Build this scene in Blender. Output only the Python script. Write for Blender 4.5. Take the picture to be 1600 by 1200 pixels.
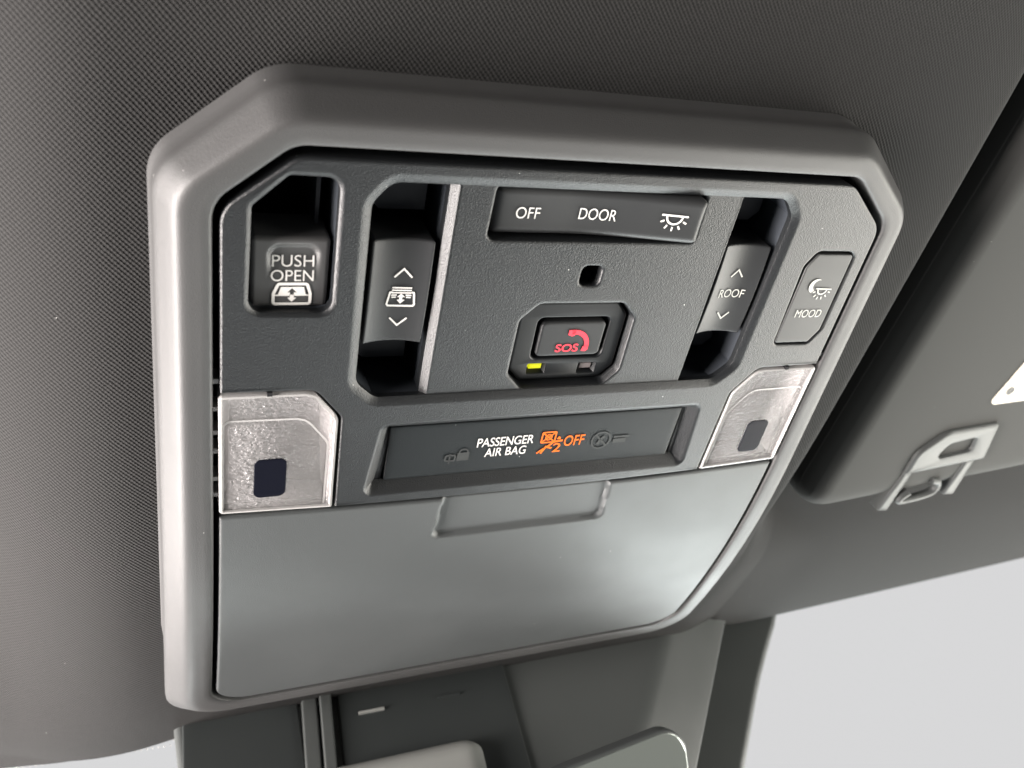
import bpy, bmesh, math, random
from mathutils import Vector, Matrix
from mathutils.geometry import tessellate_polygon

# ------------------------------------------------------------------ frame of reference
# Everything is laid out in "plan" units of 100 mm on the face of the roof console:
# x = towards the passenger, y = towards the rear of the car, z = out of the roof towards the cabin.
S = 0.1
TILT = math.radians(20)
ca, sa = math.cos(TILT), math.sin(TILT)
M = Matrix(((1, 0, 0, 0), (0, -ca, -sa, 0), (0, sa, -ca, 1.3), (0, 0, 0, 1)))
def W(x, y, z): return M @ Vector((x*S, y*S, z*S))

for o in list(bpy.data.objects): bpy.data.objects.remove(o)
sc = bpy.context.scene
COL = sc.collection

# ------------------------------------------------------------------ camera
cd = bpy.data.cameras.new('camera'); cam = bpy.data.objects.new('camera', cd); COL.objects.link(cam)
RX, RY, RZ = (0.92212, 0.18813, 0.33807), (-0.04820, -0.81114, 0.58286), (0.38388, -0.55376, -0.73891)
CP = (-1.14206, 1.40278, 1.89041)
C3 = Matrix(((RX[0], -RY[0], -RZ[0]), (RX[1], -RY[1], -RZ[1]), (RX[2], -RY[2], -RZ[2])))
cam.matrix_world = M @ (Matrix.Translation(Vector(CP)*S) @ C3.to_4x4())
cd.sensor_width = 36; cd.lens = 36*1343.05/1600
cd.clip_start = 0.01; cd.clip_end = 200
cd.dof.use_dof = True; cd.dof.focus_distance = 0.262; cd.dof.aperture_fstop = 16
sc.camera = cam

# ------------------------------------------------------------------ world, lamps, exposure
w = bpy.data.worlds.new('World'); sc.world = w; w.use_nodes = True
bg = w.node_tree.nodes['Background']; bg.inputs[1].default_value = 1.0
# daylight comes in through the glass ahead; the cabin behind is dim
wn, wl_ = w.node_tree.nodes, w.node_tree.links
wt = wn.new('ShaderNodeTexCoord'); wsx = wn.new('ShaderNodeSeparateXYZ'); wl_.new(wt.outputs['Generated'], wsx.inputs[0])
wr = wn.new('ShaderNodeValToRGB'); wmr = wn.new('ShaderNodeMapRange'); wmr.inputs[1].default_value = -1; wmr.inputs[2].default_value = 1
wl_.new(wsx.outputs[1], wmr.inputs[0]); wl_.new(wmr.outputs[0], wr.inputs[0]); wl_.new(wr.outputs[0], bg.inputs[0])
wr.color_ramp.elements[0].position = 0.25; wr.color_ramp.elements[0].color = (0.034, 0.034, 0.035, 1)
wr.color_ramp.elements[1].position = 0.85; wr.color_ramp.elements[1].color = (0.17, 0.185, 0.195, 1)
sc.view_settings.view_transform = 'Standard'; sc.view_settings.look = 'None'
sc.view_settings.exposure = 0; sc.view_settings.gamma = 1; sc.view_settings.use_curve_mapping = False

def area(name, pos, target, sx, sy, lum, col):
    l = bpy.data.lights.new(name, 'AREA'); l.shape = 'RECTANGLE'; l.size = sx*S; l.size_y = sy*S
    l.energy = lum*math.pi*(sx*S)*(sy*S); l.color = col
    o = bpy.data.objects.new(name, l); COL.objects.link(o)
    p, t = W(*pos), W(*target); o.location = p
    d = (t-p).normalized(); upv = (M.to_3x3() @ Vector((0, 0, 1)))
    zax = -d; xax = upv.cross(zax).normalized(); yax = zax.cross(xax)
    m = Matrix((xax, yax, zax)).transposed(); o.rotation_euler = m.to_euler()
    return o
area('windscreen_daylight', (3.5, -12, 3.4), (0, -1, 0), 15, 6.0, 13.0, (0.94, 1.0, 0.98))
area('driver_window_daylight', (-8, -1.4, 1.8), (0, -0.6, -0.2), 11, 3.0, 62.0, (1.0, 0.925, 0.885))
area('passenger_window_daylight', (8.5, -1.0, 3.6), (0, 0.0, -0.2), 10.5, 5.2, 14.0, (1.0, 0.97, 0.89))

# ------------------------------------------------------------------ materials
def mat(name, col, rough=0.5, spec=0.5, grain=None, grain2=None, weave=None, dust=0.0, metal=0.0, emit=None, alpha=None, mottle=0.0, coat=0.0):
    m = bpy.data.materials.new(name); m.use_nodes = True
    nt = m.node_tree; N = nt.nodes; L = nt.links; b = N['Principled BSDF']
    b.inputs['Base Color'].default_value = (*col, 1); b.inputs['Roughness'].default_value = rough
    b.inputs['Specular IOR Level'].default_value = spec; b.inputs['Metallic'].default_value = metal
    b.inputs['Coat Weight'].default_value = coat
    tc = N.new('ShaderNodeTexCoord'); vec = tc.outputs['Object']
    def math_(op, a, bb=None):
        n = N.new('ShaderNodeMath'); n.operation = op
        for i, v in enumerate((a, bb)):
            if v is None: continue
            if isinstance(v, (int, float)): n.inputs[i].default_value = v
            else: L.new(v, n.inputs[i])
        return n.outputs[0]
    height = None
    if grain:
        sc_, amt = grain
        n = N.new('ShaderNodeTexNoise'); n.inputs['Scale'].default_value = sc_; n.inputs['Detail'].default_value = 3
        n.inputs['Roughness'].default_value = 0.6; L.new(vec, n.inputs['Vector'])
        bp = N.new('ShaderNodeBump'); bp.inputs['Strength'].default_value = amt; bp.inputs['Distance'].default_value = 0.0006
        L.new(n.outputs['Fac'], bp.inputs['Height'])
        last = bp
        if grain2:
            v = N.new('ShaderNodeTexVoronoi'); v.inputs['Scale'].default_value = grain2[0]; L.new(vec, v.inputs['Vector'])
            b2 = N.new('ShaderNodeBump'); b2.inputs['Strength'].default_value = grain2[1]; b2.inputs['Distance'].default_value = 0.0006
            L.new(v.outputs['Distance'], b2.inputs['Height']); L.new(bp.outputs[0], b2.inputs['Normal']); last = b2
        L.new(last.outputs[0], b.inputs['Normal'])
        height = n.outputs['Fac']
    colsock = None
    def base():
        nonlocal colsock
        if colsock is None:
            r = N.new('ShaderNodeRGB'); r.outputs[0].default_value = (*col, 1); colsock = r.outputs[0]
        return colsock
    def mix(fac, c2):
        nonlocal colsock
        a = base(); x = N.new('ShaderNodeMix'); x.data_type = 'RGBA'
        L.new(fac, x.inputs[0]); L.new(a, x.inputs[6]); x.inputs[7].default_value = (*c2, 1); colsock = x.outputs[2]
    if weave:
        per, amt, dark = weave
        sx = N.new('ShaderNodeSeparateXYZ')
        # slight waviness of the knit
        nz = N.new('ShaderNodeTexNoise'); nz.inputs['Scale'].default_value = 160; nz.inputs['Detail'].default_value = 2; L.new(vec, nz.inputs['Vector'])
        vm = N.new('ShaderNodeVectorMath'); vm.operation = 'MULTIPLY_ADD'
        L.new(nz.outputs['Color'], vm.inputs[0]); vm.inputs[1].default_value = (0.0006,)*3; L.new(vec, vm.inputs[2])
        L.new(vm.outputs[0], sx.inputs[0])
        k = 2*math.pi/per
        a = math_('SINE', math_('MULTIPLY', sx.outputs[0], k)); c = math_('SINE', math_('MULTIPLY', sx.outputs[1], k*0.92))
        h = math_('SUBTRACT', math_('MULTIPLY', math_('MULTIPLY', a, c), 0.8), math_('MULTIPLY', math_('COSINE', math_('ADD', math_('MULTIPLY', sx.outputs[0], k), math_('MULTIPLY', sx.outputs[1], k*0.92))), 0.35))
        fn = N.new('ShaderNodeTexNoise'); fn.inputs['Scale'].default_value = 1500; fn.inputs['Detail'].default_value = 2; L.new(vec, fn.inputs['Vector'])
        h2 = math_('ADD', h, math_('MULTIPLY', fn.outputs['Fac'], 1.4))
        bp = N.new('ShaderNodeBump'); bp.inputs['Strength'].default_value = amt; bp.inputs['Distance'].default_value = 0.0005
        L.new(h2, bp.inputs['Height']); L.new(bp.outputs[0], b.inputs['Normal'])
        mr = N.new('ShaderNodeMapRange'); mr.inputs[1].default_value = 0.0; mr.inputs[2].default_value = -1.0
        L.new(math_('SUBTRACT', h, math_('MULTIPLY', fn.outputs['Fac'], 0.5)), mr.inputs[0])
        mix(mr.outputs[0], tuple(v*dark for v in col))
    if mottle:
        n = N.new('ShaderNodeTexNoise'); n.inputs['Scale'].default_value = 45; n.inputs['Detail'].default_value = 4; L.new(vec, n.inputs['Vector'])
        mr = N.new('ShaderNodeMapRange'); mr.inputs[1].default_value = 0.35; mr.inputs[2].default_value = 0.7; mr.inputs[3].default_value = rough-mottle; mr.inputs[4].default_value = rough+mottle
        L.new(n.outputs['Fac'], mr.inputs[0]); L.new(mr.outputs[0], b.inputs['Roughness'])
    if dust:
        v = N.new('ShaderNodeTexVoronoi'); v.inputs['Scale'].default_value = 330; L.new(vec, v.inputs['Vector'])
        near = math_('LESS_THAN', v.outputs['Distance'], 0.06)
        sep = N.new('ShaderNodeSeparateColor'); L.new(v.outputs['Color'], sep.inputs[0])
        mix(math_('MULTIPLY', math_('MULTIPLY', near, math_('GREATER_THAN', sep.outputs[0], 1-dust)), 0.8), (0.5, 0.5, 0.48))
    if colsock is not None: L.new(colsock, b.inputs['Base Color'])
    if emit:
        b.inputs['Emission Color'].default_value = (*emit[0], 1); b.inputs['Emission Strength'].default_value = emit[1]
    if alpha is not None: b.inputs['Alpha'].default_value = alpha
    return m

m_bezel = mat('satin grey trim plastic', (0.041, 0.041, 0.041), 0.49, 0.46, grain=(2600, 0.20), mottle=0.03, dust=0.02)
m_panel = mat('grained black plastic', (0.0060, 0.0070, 0.0080), 0.38, 0.50, grain=(2500, 0.29), grain2=(1600, 0.08), dust=0.05)
m_door = mat('smooth dark grey plastic', (0.044, 0.048, 0.049), 0.50, 0.5, grain=(2600, 0.18), mottle=0.03, dust=0.006)
m_well = mat('black moulded plastic', (0.028, 0.032, 0.038), 0.40, 0.5, grain=(900, 0.03))
m_gap = mat('unlit black plastic', (0.006, 0.006, 0.007), 0.8, 0.2, grain=(900, 0.03))
m_button = mat('soft touch dark button plastic', (0.018, 0.019, 0.020), 0.44, 0.36, grain=(3500, 0.06), mottle=0.03, dust=0.01)
m_key = mat('dark grey key plastic', (0.046, 0.046, 0.046), 0.44, 0.45, grain=(3500, 0.06), mottle=0.03)
m_mood = mat('matte grey button plastic', (0.020, 0.021, 0.021), 0.45, 0.45, grain=(3500, 0.06), mottle=0.03)
m_sosframe = mat('satin black surround', (0.004, 0.005, 0.006), 0.45, 0.35, grain=(2600, 0.05))
m_display = mat('smoked display window', (0.008, 0.010, 0.011), 0.36, 0.22, grain=(2800, 0.12), dust=0.03)
m_white = mat('white printed legend', (0.52, 0.51, 0.49), 0.6, 0.3, grain=(3000, 0.05))
m_soft = mat('grey printed legend', (0.46, 0.46, 0.43), 0.6, 0.3, grain=(3000, 0.05))
m_red = mat('red printed legend', (0.80, 0.035, 0.06), 0.6, 0.3, grain=(3000, 0.05))
m_faint = mat('unlit warning legend', (0.022, 0.024, 0.024), 0.6, 0.3, grain=(3000, 0.05))
m_amber = mat('lit amber legend', (0.3, 0.05, 0.0), 0.6, 0.2, grain=(3000, 0.02), emit=((1.0, 0.19, 0.008), 0.95))
m_lit = mat('lit yellow green indicator', (0.2, 0.2, 0.0), 0.5, 0.3, grain=(3000, 0.02), emit=((0.72, 0.72, 0.01), 0.95))
m_unlit = mat('unlit grey indicator', (0.14, 0.12, 0.12), 0.5, 0.4, grain=(3000, 0.02))
m_sensor = mat('dark navy sensor window', (0.0035, 0.004, 0.008), 0.35, 0.06, grain=(400, 0.03))
m_cup = mat('light grey lamp reflector', (0.50, 0.49, 0.49), 0.35, 0.5, grain=(700, 0.35))
m_fabric = mat('charcoal knitted headliner fabric', (0.0225, 0.0222, 0.022), 0.92, 0.15, weave=(0.00138, 0.33, 0.5), dust=0.012)
m_visor = mat('dark grey visor cloth', (0.050, 0.050, 0.048), 0.9, 0.15, grain=(2200, 0.15), dust=0.01)
m_clip = mat('grey clip plastic', (0.060, 0.064, 0.063), 0.5, 0.3, grain=(2000, 0.1))
m_label = mat('cream warning label', (0.60, 0.56, 0.48), 0.6, 0.2, grain=(900, 0.03))
m_ink = mat('dark label print', (0.06, 0.06, 0.06), 0.6, 0.3, grain=(900, 0.03))
m_cover = mat('satin cover plastic', (0.050, 0.054, 0.053), 0.42, 0.5, grain=(3000, 0.12), mottle=0.03, dust=0.005)
m_coverdark = mat('dark satin cover plastic', (0.020, 0.023, 0.023), 0.45, 0.5, grain=(3000, 0.12), mottle=0.03)
m_boss = mat('grey moulded plastic', (0.20, 0.205, 0.195), 0.5, 0.5, grain=(2500, 0.05))
m_pale = mat('pale grey plastic', (0.38, 0.39, 0.36), 0.5, 0.5, grain=(2500, 0.05))
m_mirror = mat('mirror glass', (0.30, 0.33, 0.31), 0.08, 0.6, grain=(60, 0.004), metal=0.6)  # grey-green base colour stands in for the brighter reflection in the glass
m_mirrorrim = mat('dark mirror rim', (0.05, 0.055, 0.055), 0.45, 0.5, grain=(2000, 0.03))
m_frit = mat('black ceramic frit', (0.30, 0.30, 0.29), 0.6, 0.3, grain=(900, 0.03))

def glassy(name, tint, opaque, rough, grain, amt, white):
    m = bpy.data.materials.new(name); m.use_nodes = True
    nt = m.node_tree; N = nt.nodes; L = nt.links; b = N['Principled BSDF']
    b.inputs['Base Color'].default_value = (*white, 1); b.inputs['Roughness'].default_value = rough; b.inputs['Specular IOR Level'].default_value = 0.45
    tr = N.new('ShaderNodeBsdfTransparent'); tr.inputs[0].default_value = (*tint, 1)
    mx = N.new('ShaderNodeMixShader'); mx.inputs[0].default_value = opaque
    L.new(tr.outputs[0], mx.inputs[1]); L.new(b.outputs[0], mx.inputs[2])
    if grain:
        tc = N.new('ShaderNodeTexCoord')
        n = N.new('ShaderNodeTexNoise'); n.inputs['Scale'].default_value = grain; n.inputs['Detail'].default_value = 2.5; n.inputs['Distortion'].default_value = 0.6
        mp = N.new('ShaderNodeMapping'); mp.inputs['Scale'].default_value = (0.75, 1.25, 1.0)
        L.new(tc.outputs['Object'], mp.inputs[0]); L.new(mp.outputs[0], n.inputs['Vector'])
        bp = N.new('ShaderNodeBump'); bp.inputs['Strength'].default_value = amt; bp.inputs['Distance'].default_value = 0.0022
        L.new(n.outputs['Fac'], bp.inputs['Height']); L.new(bp.outputs[0], b.inputs['Normal'])
    L.new(mx.outputs[0], N['Material Output'].inputs[0])
    return m
m_lens = glassy('grained clear lamp lens', (0.92, 0.90, 0.90), 0.42, 0.17, 800, 0.65, (0.28, 0.275, 0.275))
m_lensrim = glassy('clear lens edge', (0.95, 0.93, 0.92), 0.75, 0.12, None, 0, (0.36, 0.355, 0.35))
m_pane = glassy('clear windscreen glass', (0.985, 0.985, 0.985), 0.002, 0.02, None, 0, (0.5, 0.5, 0.5))

def emission(name, col, s):
    m = bpy.data.materials.new(name); m.use_nodes = True; N = m.node_tree.nodes; N.clear()
    e = N.new('ShaderNodeEmission'); e.inputs[0].default_value = (*col, 1); e.inputs[1].default_value = s
    o = N.new('ShaderNodeOutputMaterial'); m.node_tree.links.new(e.outputs[0], o.inputs[0]); return m
m_sky = emission('flat pale overcast sky', (0.99, 0.99, 1.0), 0.70)

# ------------------------------------------------------------------ mesh helpers
def B(y):                                     # the console face bends back towards the roof in front of the lamps
    return -0.13*(y+0.45)**2 if y < -0.45 else 0.0
def rpoly(corners, n=8, m=1):                 # rounded polygon; corners (x, y, r); m = segments on straight runs
    out = []; K = len(corners); arcs = []
    for i in range(K):
        p0, p1, p2 = (Vector(corners[j % K][:2]) for j in (i-1, i, i+1)); r = corners[i][2]
        a, b = (p0-p1).normalized(), (p2-p1).normalized()
        ang = math.acos(max(-1, min(1, a.dot(b)))); t = r/math.tan(ang/2)
        t = min(t, 0.49*min((p0-p1).length, (p2-p1).length)); r = t*math.tan(ang/2)
        c = p1+(a+b).normalized()*(r/math.sin(ang/2)); s = p1+a*t-c; e = p1+b*t-c
        a0 = math.atan2(s.y, s.x); da = math.atan2(e.y, e.x)-a0
        while da > math.pi: da -= 2*math.pi
        while da < -math.pi: da += 2*math.pi
        arcs.append([(c.x+r*math.cos(a0+da*k/n), c.y+r*math.sin(a0+da*k/n)) for k in range(n+1)])
    for i in range(K):
        out += arcs[i]
        a, b = arcs[i][-1], arcs[(i+1) % K][0]
        for k in range(1, m): out.append((a[0]+(b[0]-a[0])*k/m, a[1]+(b[1]-a[1])*k/m))
    return out
def ccw(p, want=True):
    s = sum(p[i-1][0]*p[i][1]-p[i][0]*p[i-1][1] for i in range(len(p)))
    return p if (s > 0) == want else p[::-1]
def inset(p, d):                              # moves every point to its left by d (p ccw: inwards)
    out = []; n = len(p)
    for i in range(n):
        a, b, c = Vector(p[i-1]), Vector(p[i]), Vector(p[(i+1) % n])
        e1, e2 = (b-a), (c-b)
        if e1.length < 1e-7: e1 = e2
        if e2.length < 1e-7: e2 = e1
        n1 = Vector((-e1.y, e1.x)).normalized(); n2 = Vector((-e2.y, e2.x)).normalized()
        nn = (n1+n2)
        nn = n1 if nn.length < 1e-6 else nn.normalized()
        k = d/max(0.4, nn.dot(n1)); out.append((b.x+nn.x*k, b.y+nn.y*k))
    return out
def mirror(corners): return corners+[(-x, y, r) for x, y, r in corners[::-1]]

class MB:
    def __init__(s): s.v = []; s.f = []
    def add(s, vs, fs):
        o = len(s.v); s.v += [tuple(v) for v in vs]; s.f += [tuple(i+o for i in f) for f in fs]; return o
    def loft(s, loops, cap_first=False, cap_last=False):       # loops of equal length, each [(x, y, z)]
        n = len(loops[0]); vs = [p for l in loops for p in l]; fs = []
        for k in range(len(loops)-1):
            for i in range(n):
                j = (i+1) % n; fs.append((k*n+i, k*n+j, (k+1)*n+j, (k+1)*n+i))
        o = s.add(vs, fs)
        for flag, k in ((cap_first, 0), (cap_last, len(loops)-1)):
            if flag: s.fill([loops[k]])
    def fill(s, loops):
        vs = [p for l in loops for p in l]
        tris = tessellate_polygon([[Vector((p[0], p[1], 0)) for p in l] for l in loops])
        s.add(vs, [t for t in tris])
    def plate(s, outer, holes=(), z=0.0, r=0.008, depth=0.06, hole_profiles=None, na=4, floor=False, edge=None):
        def prof(r, depth):
            out = [(r+0.006, z), (r+0.003, z)]
            for k in range(na+1):
                a = math.pi/2*k/na; out.append((r*(1-math.sin(a)), z-r*(1-math.cos(a))))
            out.append((0, z-depth)); return out
        tops = []
        for i, lp in enumerate([ccw(outer)]+[ccw(h, False) for h in holes]):
            P = edge if edge else prof(r, depth)
            if i > 0 and hole_profiles and hole_profiles[i-1] is not None: P = hole_profiles[i-1]
            loops = [[(x, y, zz) for x, y in inset(lp, d)] for d, zz in P]
            tops.append(loops[0]); s.loft(loops)
            if i == 0 and floor: s.fill([loops[-1]])
        s.fill(tops)
        return s
    def cup(s, outline, z0, z1, shrink=0.0):                    # open box: walls from z0 down to a floor at z1
        lp = ccw(outline); a = [(x, y, z0) for x, y in lp]; b = [(x, y, z1) for x, y in inset(lp, shrink)]
        s.loft([a, b]); s.fill([b])
    def ribbon(s, pts, wd, z=0.0, closed=False, th=0.001):
        n = len(pts); L_, R_ = [], []
        for i in range(n):
            p = Vector(pts[i])
            a = Vector(pts[i-1]) if (i > 0 or closed) else None
            c = Vector(pts[(i+1) % n]) if (i < n-1 or closed) else None
            d1 = (p-a).normalized() if a is not None else None; d2 = (c-p).normalized() if c is not None else None
            if d1 is None: d1 = d2
            if d2 is None: d2 = d1
            n1 = Vector((-d1.y, d1.x)); n2 = Vector((-d2.y, d2.x)); nn = n1+n2
            nn = n1 if nn.length < 1e-4 else nn.normalized()
            k = wd/2/max(0.45, nn.dot(n1))
            L_.append((p.x+nn.x*k, p.y+nn.y*k)); R_.append((p.x-nn.x*k, p.y-nn.y*k))
        m = n if closed else n-1
        vs = [(x, y, z+th) for x, y in L_]+[(x, y, z+th) for x, y in R_]
        s.add(vs, [(i, n+i, n+(i+1) % n, (i+1) % n) for i in range(m)])
    def poly(s, pts, z=0.0, holes=()):
        s.fill([[(x, y, z+0.001) for x, y in l] for l in [pts, *holes]])
    def build(s, name, m, parent=None, origin=(0, 0, 0), bend=False, hf=None, smooth=38, xf=None):
        me = bpy.data.meshes.new(name); org = parent['_o'] if parent is not None and '_o' in parent else origin
        vv = []
        for x, y, z in s.v:
            if hf: z += hf(x, y)
            if xf: x, y, z = xf(x, y, z)
            if bend: z += B(y)
            vv.append(((x-org[0])*S, (y-org[1])*S, (z-org[2])*S))
        me.from_pydata(vv, [], s.f)
        bm = bmesh.new(); bm.from_mesh(me)
        bmesh.ops.remove_doubles(bm, verts=bm.verts, dist=1e-7)
        bmesh.ops.dissolve_degenerate(bm, edges=bm.edges, dist=1e-8)
        bmesh.ops.recalc_face_normals(bm, faces=bm.faces)
        bm.to_mesh(me); bm.free()
        me.polygons.foreach_set('use_smooth', [True]*len(me.polygons))
        me.set_sharp_from_angle(angle=math.radians(smooth))
        me.materials.append(m)
        o = bpy.data.objects.new(name, me); COL.objects.link(o)
        if parent is not None:
            o.parent = parent; o['_o'] = org
        else:
            o.matrix_world = M @ Matrix.Translation(Vector(org)*S); o['_o'] = org
        return o
def steps(a, b, n, e, r):                     # samples of a..b, dense over the last e at both ends
    t = [0, .06, .15, .3, .5, .75, 1.0]
    return [a+e*k for k in t]+[a+e+(b-a-2*e)*k/n for k in range(1, n)]+[b-e*k for k in t[::-1]]
def pad(x0, x1, y0, y1, r, h=None, er=0.01, depth=0.06, nx=40, ny=40, ytop=None, ybot=None, mb=None):
    """A moulded key or lid: a gridded face with rounded corners r, rolled edges er and a skirt."""
    mb = mb or MB(); rr = r if isinstance(r, (tuple, list)) else (r,)*4   # tl, tr, br, bl
    h = h or (lambda x, y: 0.0)
    def cut(x, left, right):
        for rad, d in ((left, x-x0), (right, x1-x)):
            if rad > 1e-9 and d < rad: return rad-math.sqrt(max(0, rad*rad-(rad-d)**2))
        return 0.0
    top = lambda x: (ytop(x) if ytop else y1)-cut(x, rr[0], rr[1])
    bot = lambda x: (ybot(x) if ybot else y0)+cut(x, rr[3], rr[2])
    big = max(max(rr), er*1.01)
    xs = steps(x0, x1, nx, er, r)
    if big > er*1.5:
        extra = [x0+big*k/8 for k in range(1, 9)]+[x1-big*k/8 for k in range(1, 9)]
        xs = sorted(set(xs+extra))
    rows = []
    for x in xs:
        t, b = top(x), bot(x); e = min(er, 0.3*(t-b))
        col = []
        for y in steps(b, t, ny, e, r):
            d = max(0, min(x-x0, x1-x, t-y, y-b)); z = h(x, y)
            if d < er: z -= er-math.sqrt(max(0, er*er-(er-d)**2))
            col.append((x, y, z))
        rows.append(col)
    nX, nY = len(rows), len(rows[0]); vs = [p for c in rows for p in c]
    fs = [(i*nY+j, (i+1)*nY+j, (i+1)*nY+j+1, i*nY+j+1) for i in range(nX-1) for j in range(nY-1)]
    bd = [i*nY for i in range(nX)]+[(nX-1)*nY+j for j in range(1, nY)]+[i*nY+nY-1 for i in range(nX-2, -1, -1)]+[j for j in range(nY-2, 0, -1)]
    k = len(vs); vs += [(vs[i][0], vs[i][1], vs[i][2]-depth) for i in bd]
    fs += [(bd[i], k+i, k+(i+1) % len(bd), bd[(i+1) % len(bd)]) for i in range(len(bd))]
    mb.add(vs, fs); return mb
def glyphs(mb, body, x0, x1, y0, y1, weight=0.0, z=0.0, space=1.0):     # lettering fitted into a box, baseline y0, cap height y1
    cu = bpy.data.curves.new('t', 'FONT'); cu.body = body; cu.offset = weight; cu.space_character = space; cu.resolution_u = 6
    o = bpy.data.objects.new('t', cu); COL.objects.link(o); bpy.context.view_layer.update()
    me = bpy.data.meshes.new_from_object(o.evaluated_get(bpy.context.evaluated_depsgraph_get()))
    xs = [v.co.x for v in me.vertices]; ys = [v.co.y for v in me.vertices]
    ax, bx, ay, by = min(xs), max(xs), min(ys), max(ys)
    mb.add([(x0+(v.co.x-ax)/(bx-ax)*(x1-x0), y0+(v.co.y-ay)/(by-ay)*(y1-y0), z+0.001) for v in me.vertices], [tuple(p.vertices) for p in me.polygons])
    bpy.data.objects.remove(o); bpy.data.curves.remove(cu); bpy.data.meshes.remove(me)
def arc(cx, cy, r, a0, a1, n=16, ry=None):
    return [(cx+r*math.cos(math.radians(a0+(a1-a0)*k/n)), cy+(ry or r)*math.sin(math.radians(a0+(a1-a0)*k/n))) for k in range(n+1)]
def box(mb, x0, x1, y0, y1, z0, z1):
    v = [(x, y, z) for z in (z0, z1) for y in (y0, y1) for x in (x0, x1)]
    mb.add(v, [(0, 1, 3, 2), (4, 5, 7, 6), (0, 1, 5, 4), (2, 3, 7, 6), (0, 2, 6, 4), (1, 3, 7, 5)])
def thing(name, label, cat, origin):
    o = bpy.data.objects.new(name, None); o.empty_display_size = 0.02; COL.objects.link(o)
    o.matrix_world = M @ Matrix.Translation(Vector(origin)*S); o['_o'] = origin
    o['label'] = label; o['category'] = cat; return o
def sstep(a, b, x):
    t = max(0, min(1, (x-a)/(b-a))); return t*t*(3-2*t)

# ------------------------------------------------------------------ setting: sky outside
me = bpy.data.meshes.new('sky'); bm = bmesh.new(); bmesh.ops.create_uvsphere(bm, u_segments=48, v_segments=24, radius=60)
bmesh.ops.delete(bm, geom=[v for v in bm.verts if v.co.y < 6], context='VERTS'); bm.to_mesh(me); bm.free()
for p in me.polygons: p.use_smooth = True
me.materials.append(m_sky); sky = bpy.data.objects.new('sky', me); COL.objects.link(sky); sky['kind'] = 'structure'

# ------------------------------------------------------------------ headliner
def edge_x(y): return 1.548+0.107*y                      # where the headliner drops into the visor pocket
def head_z(x, y):
    z = -0.19+0.62*B(max(y, -2.3))
    if x < -1.2: d = -1.2-x; z -= (1.25*d*d if d < 0.5 else 0.3125+1.1*(d-0.5))*(1-0.65*sstep(-0.9, -2.2, y))
    z -= 0.025*max(0, y-1.2)**2
    if x > 1.15: z -= 0.30*min(0.5, x-1.15)**2
    z -= 0.4*sstep(-0.06, -0.13, max(abs(x)-1.15, y-0.80, -1.68-y, 0.634*abs(x)+0.771*y-1.161))
    wd = 0.05+0.75*sstep(-0.95, -1.6, y)
    deep = -0.47+0.02*sstep(-0.9, -1.5, y)-0.16*max(0, -1.3-y)**2
    e = edge_x(max(y, -1.2))-0.10*sstep(-1.1, -1.8, y)
    t = sstep(e, e+wd, x)
    r = max(0, 0.12-(e-x)) if x < e else 0.12            # rolled fabric edge
    z -= 0.5*r*r/0.12*(1-sstep(-1.0, -1.5, y))
    return z+(deep-z)*t
def front_y(x):
    return -2.115-0.42*max(0, -1.05-x)-0.31*sstep(1.45, 2.1, x)+0.115*max(0, x-2.1)
mb = MB(); xs = sorted(set([-4+0.08*i for i in range(28)]+[-1.8+0.05*i for i in range(62)]+[1.3+0.012*i for i in range(60)]+[2.02+0.06*i for i in range(60)]))
ny = 170; vs = []; fs = []
for x in xs:
    fy = front_y(x)
    for j in range(ny):
        v = j/(ny-1); y = fy+(4.0-fy)*(0.55*v+0.45*v*v*v)
        z = head_z(x, y); d = y-fy
        if d < 0.05: z -= 0.05-math.sqrt(max(0, 0.0025-(0.05-d)**2))
        vs.append((x, y, z))
for i in range(len(xs)-1):
    for j in range(ny-1): fs.append((i*ny+j, (i+1)*ny+j, (i+1)*ny+j+1, i*ny+j+1))
k = len(vs)
for i in range(len(xs)): a = vs[i*ny]; vs.append((a[0], a[1]+0.02, a[2]-0.25))
for i in range(len(xs)-1): fs.append((i*ny, k+i, k+i+1, (i+1)*ny))
mb.add(vs, fs)
hl = mb.build('headliner', m_fabric, None, (0, 1.0, -0.2), smooth=60)
hl['kind'] = 'structure'; hl['label'] = 'charcoal knitted headliner fabric lining the roof around the console'; hl['category'] = 'headliner'

# ------------------------------------------------------------------ overhead console
con = thing('overhead_console', 'dark grey overhead console with switches, lamp lenses and storage lid set in the headliner', 'console', (0, 0, -0.2))

# surround trim
NA, NM = 10, 14
def ring(tx, ty, sx, sy, bx, by, r1, r2, r3): return rpoly(mirror([(bx, by, r3), (sx, sy, r2), (tx, ty, r1)]), NA, NM)
inn = ccw(ring(0.825, 0.680, 1.002, 0.535, 1.004, -1.562, 0.09, 0.09, 0.13))
fold = ccw(ring(0.842, 0.742, 1.080, 0.558, 1.086, -1.650, 0.14, 0.12, 0.16))
out = ccw(ring(0.858, 0.800, 1.128, 0.578, 1.164, -1.810, 0.16, 0.13, 0.24))
def lerp(a, b, t, za, zb): return [(p[0]+(q[0]-p[0])*t, p[1]+(q[1]-p[1])*t, za+(zb-za)*t) for p, q in zip(a, b)]
Z = lambda p, z: [(x, y, z) for x, y in p]
inn_o = inset(inn, -0.010)
loops = [Z(inn, -0.16), Z(inn, -0.010), Z(inset(inn, -0.003), -0.003), Z(inn_o, 0.0)]
for t in (0.3, 0.55, 0.72): loops.append(lerp(inn_o, fold, t, 0.0, 0.0))
loops.append(lerp(inn_o, fold, 0.86, -0.0011, -0.0011)); loops.append(Z(fold, -0.0045))
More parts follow.
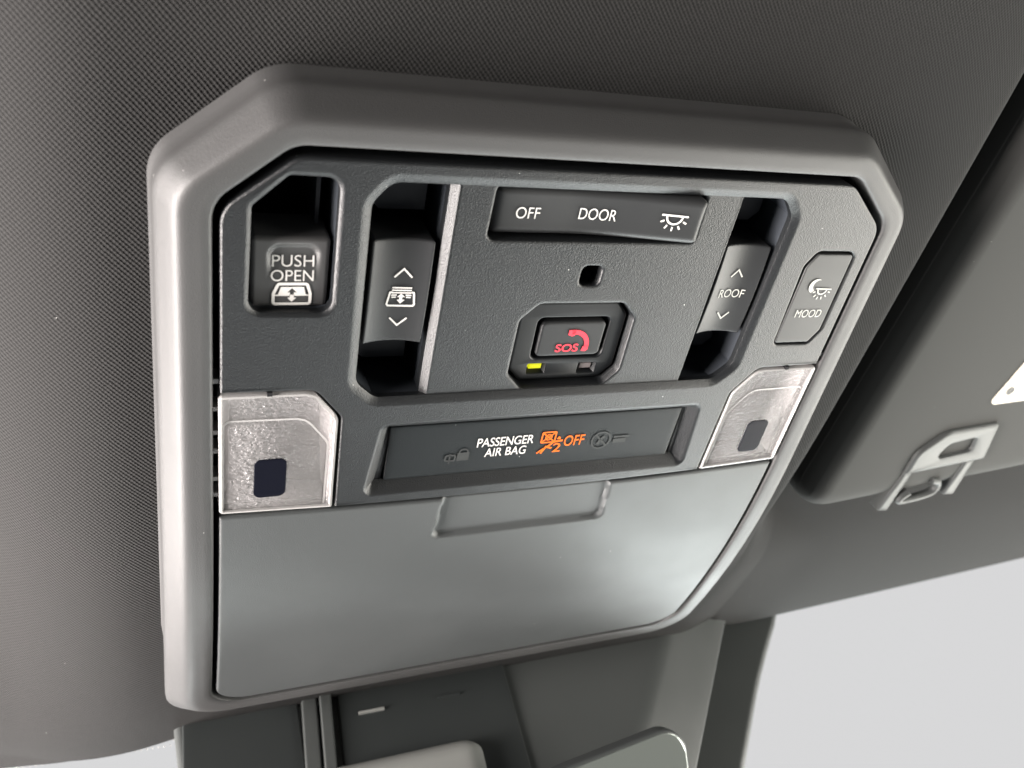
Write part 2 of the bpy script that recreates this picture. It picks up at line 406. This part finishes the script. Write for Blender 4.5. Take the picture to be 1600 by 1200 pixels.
for t, zz in ((0.12, -0.0101), (0.25, -0.018), (0.5, -0.037), (0.75, -0.056), (0.9, -0.068), (0.97, -0.077), (1.0, -0.092)):
    loops.append([(p[0], p[1], zz) for p in lerp(fold, out, t, 0, 0)])
loops += [Z(out, -0.16), Z(inset(out, -0.006), -0.166), Z(inset(out, -0.006), -0.5)]
mb = MB(); mb.loft(loops)
mb.build('bezel', m_bezel, con, bend=True, smooth=50)
# dark carrier behind the gaps
mb = MB(); mb.fill([[(x, y, -0.30) for x, y in rpoly([(-1.05, -1.2, .1), (1.05, -1.2, .1), (1.05, 0.6, .1), (0.85, 0.72, .05), (-0.85, 0.72, .05), (-1.05, 0.6, .1)])]])
mb.build('back_plate', m_gap, con)

# switch panel with its openings
def ybase(x): return -0.455+0.024*x*x
bottom = [(0.655*(1-2*k/12), ybase(0.655*(1-2*k/12)), 0.0015) for k in range(13)]
right = [(0.662, -0.10, 0.035), (0.738, -0.003, 0.05), (0.986, 0.002, 0.004), (0.986, 0.520, 0.08), (0.815, 0.656, 0.08)]
outer = [(-0.655, ybase(0.655), 0.004)]+bottom[::-1][1:-1]+[(0.655, ybase(0.655), 0.004)]+right+[(-x, y, r) for x, y, r in right[::-1]]
outer = [(x, y, max(r, 0.001)) for x, y, r in outer]
outer_p = ccw(rpoly(outer, 6))
push_hole = rpoly([(-0.916, 0.530, .02), (-0.834, 0.609, .02), (-0.716, 0.607, .035), (-0.713, 0.240, .035), (-0.920, 0.246, .035)], 7)
recess = rpoly(mirror([(0.572, -0.044, .05), (0.630, 0.012, .05), (0.636, 0.545, .05), (0.590, 0.601, .05)]), 8)
disp_rec = rpoly([(-0.575, -0.412, .03), (0.578, -0.412, .03), (0.560, -0.140, .03), (-0.540, -0.140, .03)], 7)
mood_rec = rpoly([(0.751, 0.385, .03), (0.782, 0.436, .03), (0.934, 0.436, .03), (0.936, 0.150, .03), (0.900, 0.090, .03), (0.760, 0.090, .02)], 7)
bev = lambda d, deep: [(d+0.008, 0.0), (d+0.004, 0.0), (d+0.001, -0.0003), (d-0.003, -0.0013), (0.003, -0.0088), (0.0, -0.0115), (0, -deep)]
mb = MB(); mb.plate(outer_p, [push_hole, recess, disp_rec, mood_rec], 0.0, 0.008, 0.14,
    [[(0.017, 0), (0.013, 0), (0.0105, -0.0004), (0.003, -0.0045), (0.0005, -0.007), (0, -0.012), (0, -0.031)], bev(0.024, 0.03),
     [(0.008, 0), (0.004, 0), (0.0, -0.0015), (-0.006, -0.006), (-0.030, -0.030), (-0.036, -0.034)],
     [(0.010, 0), (0.006, 0), (0.003, -0.0015), (0, -0.006), (0, -0.06)]], na=5)
mb.build('switch_panel', m_panel, con)

# wells behind the two slide switches and the push button
wl = MB()
wl.cup(push_hole, -0.030, -0.34, 0.0)
box(wl, -0.752, -0.742, 0.44, 0.612, -0.33, -0.11)
wl.build('switch_well', m_well, con)
for s in (-1, 1):
    wl = MB(); xi_ = 0.4345 if s < 0 else 0.439
    o_ = [(s*xi_, -0.046), (s*0.573, -0.046), (s*0.632, 0.012), (s*0.638, 0.546), (s*0.591, 0.603), (s*xi_, 0.603)]
    wl.cup(o_, -0.030, -0.40)
    # stepped floor blocks above and below the rocker
    def block(y0, y1, z0, z1, xi, xo, cut):
        a = [(s*xi, y0), (s*(xo-cut), y0), (s*xo, y0+cut), (s*xo, y1-cut), (s*(xo-cut), y1), (s*xi, y1)]
        b = [(x, y, z1) for x, y in a]; lo = [(x, y, z0) for x, y in a]
        wl.loft([lo, b]); wl.fill([b])
    block(0.475, 0.600, -0.38, -0.135, 0.462, 0.615, 0.03)
    block(0.010, 0.085, -0.38, -0.135, 0.462, 0.615, 0.03)
    wl.build('switch_well', m_well, con)

# centre plate between the slide switches
cp = rpoly([(-0.4205, -0.058, .002), (0.441, -0.058, .002), (0.441, 0.630, .002), (-0.4205, 0.630, .002)], 3)
bar_hole = rpoly([(-0.322, 0.450, .02), (0.322, 0.450, .02), (0.318, 0.606, .02), (-0.318, 0.606, .02)], 6)
mic_hole = rpoly([(-0.017, 0.311, .018), (0.047, 0.311, .018), (0.047, 0.375, .018), (-0.017, 0.375, .018)], 6)
sos_out = rpoly([(x+0.006, y-0.007, r) for x, y, r in [(-0.130, -0.034, .025), (0.150, -0.034, .03), (0.196, 0.016, .03), (0.194, 0.208, .03), (0.145, 0.260, .03), (-0.128, 0.260, .03), (-0.180, 0.206, .03), (-0.180, 0.020, .03)]], 5)
hp_ = lambda k: [(0.012*k, -0.0125), (0.008*k, -0.0125), (0.005*k, -0.0128), (0.002, -0.0145), (0, -0.018), (0, -0.11)]
mb = MB(); mb.plate(cp, [bar_hole, mic_hole, sos_out], -0.012, 0.018, 0.030, [hp_(1), hp_(1), hp_(1.3)], edge=[(0.009, -0.0125), (0.005, -0.0125), (0.002, -0.0127), (0.0, -0.0150), (0, -0.036)])
mb.add([(-0.4195, -0.044, -0.0135), (-0.4195, 0.602, -0.0135), (-0.4375, 0.602, -0.0310), (-0.4375, -0.044, -0.0310), (-0.4375, 0.602, -0.06), (-0.4375, -0.044, -0.06)], [(0, 1, 2, 3), (3, 2, 4, 5)])
mb.build('centre_plate', m_panel, con)
mb = MB(); mb.cup(mic_hole, -0.10, -0.16); box(mb, 0.024, 0.040, 0.315, 0.332, -0.15, -0.06)
mb.build('microphone_hole', m_gap, con)

# push button with its dished face
def dish(x, y):
    qx, qy = abs(x+0.8105)-0.064+0.032, y-0.422+0.032
    sd = math.hypot(max(qx, 0), max(qy, 0))+min(max(qx, qy), 0)-0.032
    return -0.030-0.010*sstep(0.004, -0.014, sd)*sstep(0.315, 0.400, y)
pb = pad(-0.913, -0.722, 0.2450, 0.4400, 0.012, dish, 0.012, 0.12, 60, 60).build('push_button', m_key, con)
lt = MB(); glyphs(lt, 'PUSH', -0.8600, -0.7580, 0.350, 0.3800, -0.003); glyphs(lt, 'OPEN', -0.8625, -0.7580, 0.3120, 0.3415, -0.003)
lt.build('lettering', m_white, pb, hf=lambda x, y: dish(x, y+0.009)+0.0015, xf=lambda x, y, z: (x-0.002, y+0.009, z))
ic = MB()
ic.ribbon(rpoly([(-0.8550, 0.2470, .006), (-0.7640, 0.2470, .006), (-0.7640, 0.2760, .006), (-0.7730, 0.3040, .006), (-0.8440, 0.3040, .006), (-0.8550, 0.2760, .006)], 4), 0.0075, closed=True)
ic.poly([(-0.8440, 0.2730), (-0.7750, 0.2730), (-0.7805, 0.2955), (-0.8370, 0.2955)], holes=[[(-0.8145, 0.2735), (-0.8145, 0.2800), (-0.8210, 0.2800), (-0.8095, 0.2925), (-0.7980, 0.2800), (-0.8045, 0.2800), (-0.8045, 0.2735)]])
ic.poly([(-0.8520, 0.2700), (-0.8160, 0.2700), (-0.8160, 0.2735), (-0.8520, 0.2735)]); ic.poly([(-0.8030, 0.2700), (-0.7670, 0.2700), (-0.7670, 0.2735), (-0.8030, 0.2735)])
ic.poly([(-0.8145, 0.2725), (-0.8045, 0.2725), (-0.8045, 0.2650), (-0.7980, 0.2650), (-0.8095, 0.2525), (-0.8210, 0.2650), (-0.8145, 0.2650)])
ic.build('rear_window_icon', m_white, pb, hf=lambda x, y: dish(x, y+0.009)+0.0015, xf=lambda x, y, z: (x-0.002, y+0.009, z))

# slide rockers, hollow across their width
def rocker(s):
    xc = s*0.537; hw = 0.083
    hz = lambda x, y: -0.036+0.017*min(1, ((x-xc)/hw)**2)-0.006*((y-0.28)/0.16)**2
    o = pad(xc-hw, xc+hw, 0.125, 0.438, 0.008, hz, 0.007, 0.20, 40, 40).build('slide_switch', m_button, con)
    return o, (lambda x, y: hz(x, y)+0.0018)
lo, hz = rocker(-1)
ar = MB(); ar.ribbon([(-0.5500, 0.3290), (-0.5265, 0.3530), (-0.5030, 0.3290)], 0.0048); ar.build('up_arrow', m_white, lo, hf=hz)
ar = MB(); ar.ribbon([(-0.5500, 0.2045), (-0.5265, 0.1800), (-0.5030, 0.2045)], 0.0048); ar.build('down_arrow', m_white, lo, hf=hz)
ic = MB()
ic.ribbon([(-0.551, 0.2845), (-0.557, 0.2840), (-0.5635, 0.2490), (-0.5600, 0.2440), (-0.4920, 0.2440), (-0.4890, 0.2490), (-0.4930, 0.2840), (-0.4990, 0.2845)], 0.0050)
for yy, k in ((0.2980, 0.0265), (0.2905, 0.0265), (0.2830, 0.0265)): ic.ribbon([(-0.526-k, yy), (-0.526+k, yy)], 0.0040)
for s_ in (-1, 1): ic.ribbon([(-0.526+s_*0.027, 0.2755), (-0.526+s_*0.012, 0.2755)], 0.0040); ic.ribbon([(-0.526+s_*0.026, 0.2690), (-0.526+s_*0.014, 0.2690)], 0.0040)
ic.poly([(-0.530, 0.2720), (-0.522, 0.2720), (-0.522, 0.2610), (-0.5150, 0.2610), (-0.526, 0.2490), (-0.5370, 0.2610), (-0.530, 0.2610)])
ic.poly([(-0.5370, 0.2690), (-0.526, 0.2800), (-0.5150, 0.2690)])
ic.build('shade_icon', m_white, lo, hf=hz)
ro, hz = rocker(1)
ar = MB(); ar.ribbon([(0.5150, 0.3290), (0.5370, 0.3530), (0.5570, 0.3290)], 0.0048); ar.build('up_arrow', m_soft, ro, hf=hz)
ar = MB(); ar.ribbon([(0.5150, 0.2015), (0.5370, 0.1780), (0.5580, 0.2015)], 0.0048); ar.build('down_arrow', m_soft, ro, hf=hz)
lt = MB(); glyphs(lt, 'ROOF', 0.4920, 0.5840, 0.2570, 0.2860, -0.002); lt.build('lettering', m_soft, ro, hf=hz)

# interior light rocker bar, right end standing proud
def barz(x, y): return -0.026+0.062*sstep(-0.10, 0.50, x)-0.004*math.cos((y-0.53)/0.08*1.2)
lb = pad(-0.312, 0.312, 0.459, 0.596, 0.02, barz, 0.022, 0.12, 70, 24).build('light_switch', m_button, con)
hb = lambda x, y: barz(x, y)+0.0018
lt = MB(); glyphs(lt, 'OFF', -0.2480, -0.1790, 0.5080, 0.5400, -0.004); lt.build('lettering', m_white, lb, hf=hb)
lt = MB(); glyphs(lt, 'DOOR', -0.0640, 0.0470, 0.5110, 0.5440, -0.004); lt.build('lettering', m_white, lb, hf=hb)
ic = MB(); cx, cy = 0.2170, 0.5420
ic.ribbon([(cx-0.040, cy+0.002), (cx+0.040, cy+0.002)], 0.0055); ic.ribbon(arc(cx, cy, 0.0235, 180, 360), 0.0055)
for a in (205, 238, 270, 302, 335):
    c_, s_ = math.cos(math.radians(a)), math.sin(math.radians(a)); ic.ribbon([(cx+0.031*c_, cy+0.031*s_-.001), (cx+0.043*c_, cy+0.043*s_-.001)], 0.0052)
ic.build('lamp_icon', m_white, lb, hf=hb)

# emergency call button in its surround
SX, SY = 0.012, -0.014
sb = rpoly([(x+SX, y+SY, r) for x, y, r in [(-0.110, 0.060, .018), (0.126, 0.060, .018), (0.126, 0.202, .018), (-0.112, 0.202, .018)]], 6)
indL = rpoly([(x+SX, y+SY, r) for x, y, r in [(-0.114, 0.006, .004), (-0.054, 0.006, .004), (-0.054, 0.041, .004), (-0.114, 0.041, .004)]], 3)
indR = rpoly([(x+SX, y+SY, r) for x, y, r in [(0.058, 0.000, .004), (0.118, 0.000, .004), (0.118, 0.038, .004), (0.058, 0.038, .004)]], 3)
hp = [(0.007, -0.040), (0.005, -0.0403), (0.002, -0.043), (0, -0.048), (0, -0.12)]
ip = [(0.003, -0.040), (0.0015, -0.0405), (0, -0.043), (-0.008, -0.058)]
mb = MB(); mb.plate(inset(ccw(sos_out), 0.008), [sb, indL, indR], -0.040, 0.010, 0.10, [hp, ip, ip], na=3)
mb.build('call_button_surround', m_sosframe, con)
mb = MB(); mb.cup(sb, -0.10, -0.14); mb.build('switch_well', m_gap, con)
sz = lambda x, y: -0.036
so = pad(-0.100+SX, 0.116+SX, 0.068+SY, 0.191+SY, 0.02, sz, 0.009, 0.06, 30, 24).build('call_button', m_button, con)
lt = MB(); glyphs(lt, 'SOS', -0.0390+SX, 0.0370+SX, 0.0860+SY, 0.1140+SY, 0.018); lt.build('lettering', m_red, so, hf=lambda x, y: -0.0345)
ic = MB()
ac = arc(0.016, 0.106, 0.050, 100, -4, 14); ic.ribbon(ac, 0.0150)
ic.poly([(-0.004, 0.163), (0.020, 0.164), (0.018, 0.143), (0.008, 0.141), (-0.004, 0.147)])
ic.poly([(0.052, 0.088), (0.055, 0.105), (0.074, 0.107), (0.074, 0.092), (0.066, 0.086)])
ic.build('handset_icon', m_red, so, hf=lambda x, y: -0.0345, xf=lambda x, y, z: (x+SX-0.003, y+SY, z))
for p, m_, lab in ((indL, m_lit, 'lit yellow green indicator lamp'), (indR, m_unlit, 'unlit grey indicator lamp')):
    a = min(q[0] for q in p); b = max(q[0] for q in p); c = min(q[1] for q in p); d = max(q[1] for q in p)
    o = pad(a+0.009, b-0.009, c+0.012, d-0.006, 0.002, lambda x, y: -0.048, 0.003, 0.02, 6, 6).build('indicator_lamp', m_, con); o['label'] = lab

# airbag display
dz = lambda x, y: -0.024
mb = MB(); mb.cup(rpoly([(-0.520, -0.392, .01), (0.524, -0.392, .01), (0.518, -0.160, .01), (-0.500, -0.160, .01)], 4), -0.033, -0.09)
mb.fill([[(x, y, -0.036) for x, y in rpoly([(-0.59, -0.43, .01), (0.59, -0.43, .01), (0.58, -0.12, .01), (-0.58, -0.12, .01)], 3)], [(x, y, -0.036) for x, y in ccw(rpoly([(-0.516, -0.388, .01), (0.520, -0.388, .01), (0.514, -0.162, .01), (-0.496, -0.162, .01)], 4), False)]])
mb.build('display_well', m_panel, con)
dp = pad(-0.508, 0.510, -0.378, -0.167, 0.006, dz, 0.006, 0.06, 50, 16).build('airbag_display', m_display, con)
hd = lambda x, y: dz(x, y)+0.0015
lt = MB(); glyphs(lt, 'PASSENGER', -0.2200, -0.0260, -0.2720, -0.2360, 0.010, space=0.96); glyphs(lt, 'AIR BAG', -0.1880, -0.0460, -0.3140, -0.2790, 0.010)
lt.build('lettering', m_white, dp, hf=hd)
lt = MB(); glyphs(lt, 'OFF', 0.0860, 0.1600, -0.2960, -0.2520, 0.008); glyphs(lt, '2', 0.0500, 0.0790, -0.3180, -0.2800, 0.008)
lt.build('lit_lettering', m_amber, dp, hf=hd)
ic = MB()
ic.ribbon(rpoly([(0.002, -0.274, .004), (0.050, -0.274, .004), (0.050, -0.232, .004), (0.002, -0.232, .004)], 3), 0.0055, closed=True)
ic.ribbon([(0.006, -0.270), (0.046, -0.236)], 0.005); ic.ribbon([(0.006, -0.236), (0.046, -0.270)], 0.005)
ic.ribbon(arc(0.026, -0.253, 0.011, 0, 360, 14)[:-1], 0.0045, closed=True)
ic.ribbon([(0.010, -0.320), (0.024, -0.292), (0.046, -0.300)], 0.0075); ic.ribbon([(0.026, -0.296), (0.048, -0.274), (0.080, -0.270)], 0.0075)
ic.poly([(0.057, -0.263), (0.062, -0.252), (0.070, -0.256), (0.071, -0.266)]); ic.ribbon([(-0.004, -0.318), (0.016, -0.300)], 0.006)
ic.build('airbag_icon', m_amber, dp, hf=hd)
ic = MB()
ic.ribbon(rpoly([(-0.318, -0.318, .006), (-0.286, -0.318, .006), (-0.286, -0.296, .006), (-0.318, -0.296, .006)], 3), 0.006, closed=True)
ic.poly([(-0.280, -0.320), (-0.240, -0.320), (-0.240, -0.288), (-0.280, -0.288)]); ic.ribbon(arc(-0.260, -0.288, 0.014, 0, 180, 10), 0.005)
ic.ribbon([(-0.304, -0.330), (-0.304, -0.290)], 0.005)
ic.build('unlit_icon', m_faint, dp, hf=hd)
ic = MB(); ic.ribbon(arc(0.225, -0.284, 0.034, 0, 360, 24)[:-1], 0.006, closed=True); ic.ribbon([(0.203, -0.262), (0.247, -0.306)], 0.006)
ic.ribbon([(0.214, -0.300), (0.226, -0.276), (0.236, -0.268)], 0.010)
ic.poly([(0.272, -0.270), (0.332, -0.270), (0.332, -0.278), (0.272, -0.278)]); ic.poly([(0.272, -0.282), (0.322, -0.282), (0.322, -0.300), (0.272, -0.300)])
ic.build('unlit_icon', m_faint, dp, hf=hd)

# ambient light button
mz = lambda x, y: 0.001
md_top = lambda x: 0.428-max(0, 0.788-x)*1.55; md_bot = lambda x: 0.099+max(0, x-0.896)*1.55
mb = MB(); mb.fill([[(x, y, -0.055) for x, y in mood_rec]]); mb.build('switch_well', m_gap, con)
mo = pad(0.7590, 0.9280, 0.099, 0.428, (0.008, 0.015, 0.008, 0.012), mz, 0.005, 0.05, 44, 30, md_top, md_bot).build('mood_button', m_mood, con)
hm = lambda x, y: mz(x, y)+0.0018
lt = MB(); glyphs(lt, 'MOOD', 0.7930, 0.8980, 0.1990, 0.2280, -0.003); lt.build('lettering', m_soft, mo, hf=hm)
ic = MB()
o1 = arc(0.826, 0.316, 0.026, 60, 250, 18); i1 = arc(0.836, 0.318, 0.0200, 240, 75, 18); ic.poly(o1+i1)
ic.ribbon([(0.832, 0.307), (0.896, 0.304)], 0.0050); ic.ribbon(arc(0.860, 0.304, 0.018, 182, 358, 14), 0.0048)
for a in (195, 225, 255, 285, 315, 345):
    c_, s_ = math.cos(math.radians(a)), math.sin(math.radians(a)); ic.ribbon([(0.860+0.026*c_, 0.302+0.026*s_), (0.860+0.036*c_, 0.302+0.036*s_)], 0.0046)
ic.build('moon_lamp_icon', m_soft, mo, hf=hm)

# dome lamps
def dome(s):
    P = lambda pts: ccw([(s*x, y) for x, y in pts])
    o_ = rpoly([(0.664, -0.443, .004), (0.988, -0.428, .012), (0.990, -0.008, .012), (0.742, -0.010, .06), (0.669, -0.103, .05)], 8)
    outl = P(o_)
    mb = MB(); mb.cup(inset(outl, 0.006), -0.030, -0.11, 0.03)
    cup = mb.build('lamp_reflector', m_cup, con)
        # lens: rim, sloped step, raised lower window
    lo_ = P(rpoly([(0.690, -0.440, .003), (0.976, -0.426, .003), (0.976, -0.098, .02), (0.760, -0.103, .06), (0.692, -0.195, .05)], 8))
    mid = inset(outl, 0.010)
    mb = MB()
    a = [(x, y, -0.004) for x, y in mid]; b = [(x, y, -0.012) for x, y in lo_]; c = [(x, y, -0.006) for x, y in inset(lo_, 0.010)]
    mb.loft([a, b, c]); mb.fill([c])
    ln = mb.build('lamp_lens', m_lens, con)
    mb = MB(); loops = [[(x, y, z) for x, y in inset(outl, d)] for d, z in ((0.0, -0.08), (0.0, -0.004), (0.002, 0.0), (0.008, 0.001), (0.010, -0.003), (0.012, -0.03))]
    mb.loft(loops)
    # clips moulded into the outer edge and notch in the top edge
    for yy in (-0.055, -0.135, -0.20, -0.30, -0.36, 0.035): box(mb, min(s*0.988, s*1.003), max(s*0.988, s*1.003), yy-0.007, yy+0.007, -0.06, -0.012)
    mb.build('lens_rim', m_lensrim, ln)
    mb = MB(); xx = s*0.86; box(mb, xx-0.007, xx+0.007, -0.012, 0.000, -0.02, 0.003); mb.build('lens_catch', m_gap, ln)
    pad(s*0.849-0.045, s*0.849+0.045, -0.382, -0.238, 0.022, lambda x, y: -0.0045, 0.002, 0.006, 12, 12).build('sensor_window', m_sensor, ln)
    mb = MB()
    mb.ribbon([(x, y) for x, y in inset(lo_, -0.001)], 0.006, z=-0.009, closed=True); mb.build('lens_step', m_lensrim, ln)
dome(-1); dome(1)

# storage lid with finger recess
def lid(x, y):
    hw = 0.304+0.012*(-0.47-y)/0.17
    t = sstep(hw+0.006, hw-0.008, abs(x))*sstep(-0.646, -0.634, y)
    rc = 1.0
    if abs(x) > hw-0.05 and y < -0.60:
        d = math.hypot(abs(x)-(hw-0.03), y+0.610)
        if abs(x) > hw-0.03 and y < -0.610: rc = sstep(0.038, 0.024, d)
    return -0.004-0.016*min(t, rc if rc < 1 else 1)
mb = MB(); H = 0.988
def colx(): return None
lidm = pad(-H, H, -1.546, -0.467, (0.006, 0.006, 0.13, 0.13), lid, 0.010, 0.10, 260, 200, lambda x: ybase(x)-0.014, None)
lidm.build('storage_door', m_door, con, bend=True, smooth=45)

# ------------------------------------------------------------------ sun visor
vis = thing('sun_visor', 'dark grey cloth sun visor beside the console with a grey clip on its lower edge', 'sun visor', (2.2, -0.6, -0.35))
sh = lambda x, y, z: (x+0.107*(y+1.0), y+0.085*(x-1.78), z)
vz = lambda x, y: -0.235
vb = pad(1.575, 3.9, -1.05, 2.0, (0.3, 0.3, 0.25, 0.19), vz, 0.12, 0.0, 60, 60)
pad(1.575, 3.9, -1.05, 2.0, (0.3, 0.3, 0.25, 0.19), lambda x, y: -0.33, 0.01, 0.08, 40, 20, mb=vb)
vb.build('visor_body', m_visor, vis, xf=sh, smooth=60)
mb = MB(); lab = rpoly([(2.385, -0.452, .03), (3.3, -0.40, .03), (3.3, 0.30, .03), (2.60, 0.25, .03)], 6)
mb.plate(lab, [], -0.229, 0.002, 0.008); lb_ = mb.build('warning_label', m_label, vis); lb_['label'] = 'cream warning label on the visor face'
mb = MB(); mb.ribbon(arc(2.472, -0.374, 0.016, 0, 360, 12)[:-1], 0.012, z=-0.227, closed=True); mb.ribbon([(2.462, -0.382), (2.484, -0.366)], 0.008, z=-0.227)
mb.build('label_print', m_ink, lb_)
# clip: D-shaped frame, two legs and a bent loop
mb = MB(); of = rpoly([(2.085, -0.835, .01), (2.090, -0.70, .08), (2.215, -0.585, .10), (2.535, -0.560, .02), (2.580, -0.785, .02)], 6)
nf = rpoly([(2.225, -0.755, .03), (2.270, -0.665, .05), (2.435, -0.637, .02), (2.450, -0.722, .02)], 6)
mb.plate(of, [nf], -0.215, 0.02, 0.06, [[(0.02, -0.215), (0.006, -0.219), (0, -0.228), (0, -0.275)]], na=4)
cl = mb.build('visor_clip', m_clip, vis)
for a, b, c, d in (((2.090, -0.825), (2.145, -0.835), (2.118, -1.075), (2.052, -1.065)), ((2.470, -0.795), (2.530, -0.790), (2.528, -1.020), (2.452, -1.012))):
    mb = MB(); mb.plate(rpoly([(*a, .006), (*d, .006), (*c, .006), (*b, .006)], 3), [], -0.225, 0.012, 0.06); mb.build('clip_leg', m_clip, cl)
mb = MB(); path = [(2.20, -0.965), (2.165, -1.000), (2.185, -1.020), (2.34, -0.995), (2.375, -0.955), (2.36, -0.915), (2.31, -0.905)]
sm = []
for i in range(len(path)-1):
    p0, p1, p2, p3 = (Vector(path[max(0, min(len(path)-1, j))]) for j in (i-1, i, i+1, i+2))
    for k in range(6):
        t = k/6; sm.append(0.5*((2*p1)+(p2-p0)*t+(2*p0-5*p1+4*p2-p3)*t*t+(3*p1-p0-3*p2+p3)*t*t*t))
loops = []
for i, p in enumerate(sm):
    d = (sm[min(i+1, len(sm)-1)]-sm[max(i-1, 0)]).normalized(); nn = Vector((-d.y, d.x))
    loops.append([(p.x+nn.x*0.018*math.cos(q), p.y+nn.y*0.018*math.cos(q), -0.235+0.022*math.sin(q)) for q in [2*math.pi*k/10 for k in range(10)]])
mb.loft(loops, True, True); mb.build('clip_loop', m_clip, cl)

# ------------------------------------------------------------------ camera cover below the header
cov = thing('camera_cover', 'dark plastic camera cover hanging below the roof edge in front of the console', 'camera cover', (0.1, -2.2, -0.2))
# tapering hood: horizontal sections (x, y) at several heights z
def section(z):
    k = (z+0.45)/1.25
    xl, xr = -1.14+0.05*k, 1.717-1.06*k
    return [(x, y, z) for x, y in rpoly([(xl, -1.985, .03), (xl+0.03, -3.1, .05), (xr-0.5, -3.1, .05), (xr-0.12, -2.45, .03), (xr, -2.13, .012), (xr-0.40, -1.985, 0.35)], 10, 4)]
mb = MB(); mb.loft([section(-0.5+0.98*k/14) for k in range(15)], False, True)
mb.build('hood', m_cover, cov, smooth=40)
def garnish(z):
    k = (z+0.45)/1.25
    xb = 2.235-1.11*k-0.05*math.sin(max(0, min(1, (z+0.7)/0.5))*math.pi/2)
    return [(x, y, z) for x, y in rpoly([(0.3, -2.52, .03), (0.3, -2.9, .03), (xb-0.1, -2.9, .05), (xb, -2.52, 0.06)], 8, 4)]
mb = MB(); mb.loft([garnish(-1.0+1.46*k/14) for k in range(15)], False, True)
mb.build('bracket_garnish', m_cover, cov, smooth=40)
def front(pts): return pts
mb = MB(); pl = MB()
def slab(name, x0, x1, z0, z1, yf, m_, dep=0.03, rr=0.012, sk=0.0):
    b_ = pad(x0, x1, z0, z1, rr, lambda x, y: 0.0, 0.008, dep, 14, 14)
    return b_.build(name, m_, cov, xf=lambda x, y, z: (x+sk*(y-z0), yf+z, y))
slab('access_panel', -0.455, 0.335, -0.46, 0.46, -1.962, m_coverdark, sk=-0.10)
slab('end_panel', -1.10, -0.63, -0.46, 0.46, -1.972, m_coverdark, sk=-0.04)
slab('trim_post', -0.61, -0.545, -0.46, 0.46, -1.945, m_cover, 0.05, 0.02, sk=-0.10)
slab('trim_post', -0.535, -0.485, -0.46, 0.46, -1.930, m_cover, 0.06, 0.02, sk=-0.10)
tb = MB(); box(tb, -0.390, -0.278, -1.965, -1.950, -0.268, -0.258); tb.build('retaining_tab', m_boss, cov)
tb = MB(); box(tb, -0.030, 0.075, -1.965, -1.952, -0.268, -0.260); tb.build('retaining_tab', m_coverdark, cov)
b_ = pad(-0.62, 0.085, -0.02, 0.45, (0.02, 0.02, 0.10, 0.10), lambda x, y: 0.0, 0.09, 0.1, 24, 24)
b_.build('sensor_boss', m_boss, cov, xf=lambda x, y, z: (x-0.10*(y), -1.86+z, y))

# ------------------------------------------------------------------ rear-view mirror (only its top corner is in view)
mir = thing('rear_view_mirror', 'rear view mirror with thin dark rim hanging in front of the camera cover', 'mirror', (-0.2, -1.6, 0.6))
ang = math.radians(0)
def mxf(x, y, z):            # local x along the mirror, y down, z towards the seats
    return (x, -1.62+z*0.7-y*0.70, 0.30+y*0.7+z*0.7+0.13*(0.75-x))
mp = pad(-1.6, 0.85, 0.0, 0.62, 0.13, lambda x, y: 0.0, 0.02, 0.05, 40, 20); hs = mp.build('mirror_housing', m_mirrorrim, mir, xf=mxf)
gl = pad(-1.588, 0.838, 0.012, 0.608, 0.12, lambda x, y: 0.004, 0.004, 0.006, 40, 20); gl.build('mirror_glass', m_mirror, mir, xf=mxf)
st = MB(); box(st, -0.3, -0.1, 0.2, 0.45, -0.35, -0.10); st.build('mirror_arm', m_mirrorrim, mir, xf=mxf)

# ------------------------------------------------------------------ windscreen
ws = thing('windscreen', 'clear windscreen beyond the roof edge with a dotted band along its top', 'windscreen', (0, -2.6, -0.4))
g = lambda x, y: -0.75-0.35*(y+2.4)-0.02*x*x
mb = MB(); vs = []; fs = []
for i in range(31):
    for j in range(11): x = -12+0.8*i; y = -1.9-0.8*j; vs.append((x, y, g(x, y)))
for i in range(30):
    for j in range(10): fs.append((i*11+j, (i+1)*11+j, (i+1)*11+j+1, i*11+j+1))
mb.add(vs, fs); mb.build('pane', m_pane, ws)
mb = MB()
for i in range(60):
    for j in range(9):
        x = -2.35+0.026*i+(0.013 if j % 2 else 0); y = -2.36-0.03*j; r = 0.0105-0.0008*j
        p = [(x+r*math.cos(2*math.pi*k/8), y+r*math.sin(2*math.pi*k/8)) for k in range(8)]
        mb.add([(a, b, g(a, b)+0.004) for a, b in p], [tuple(range(8))])
mb.build('frit_dots', m_frit, ws)

for o in bpy.data.objects:
    if '_o' in o: del o['_o']
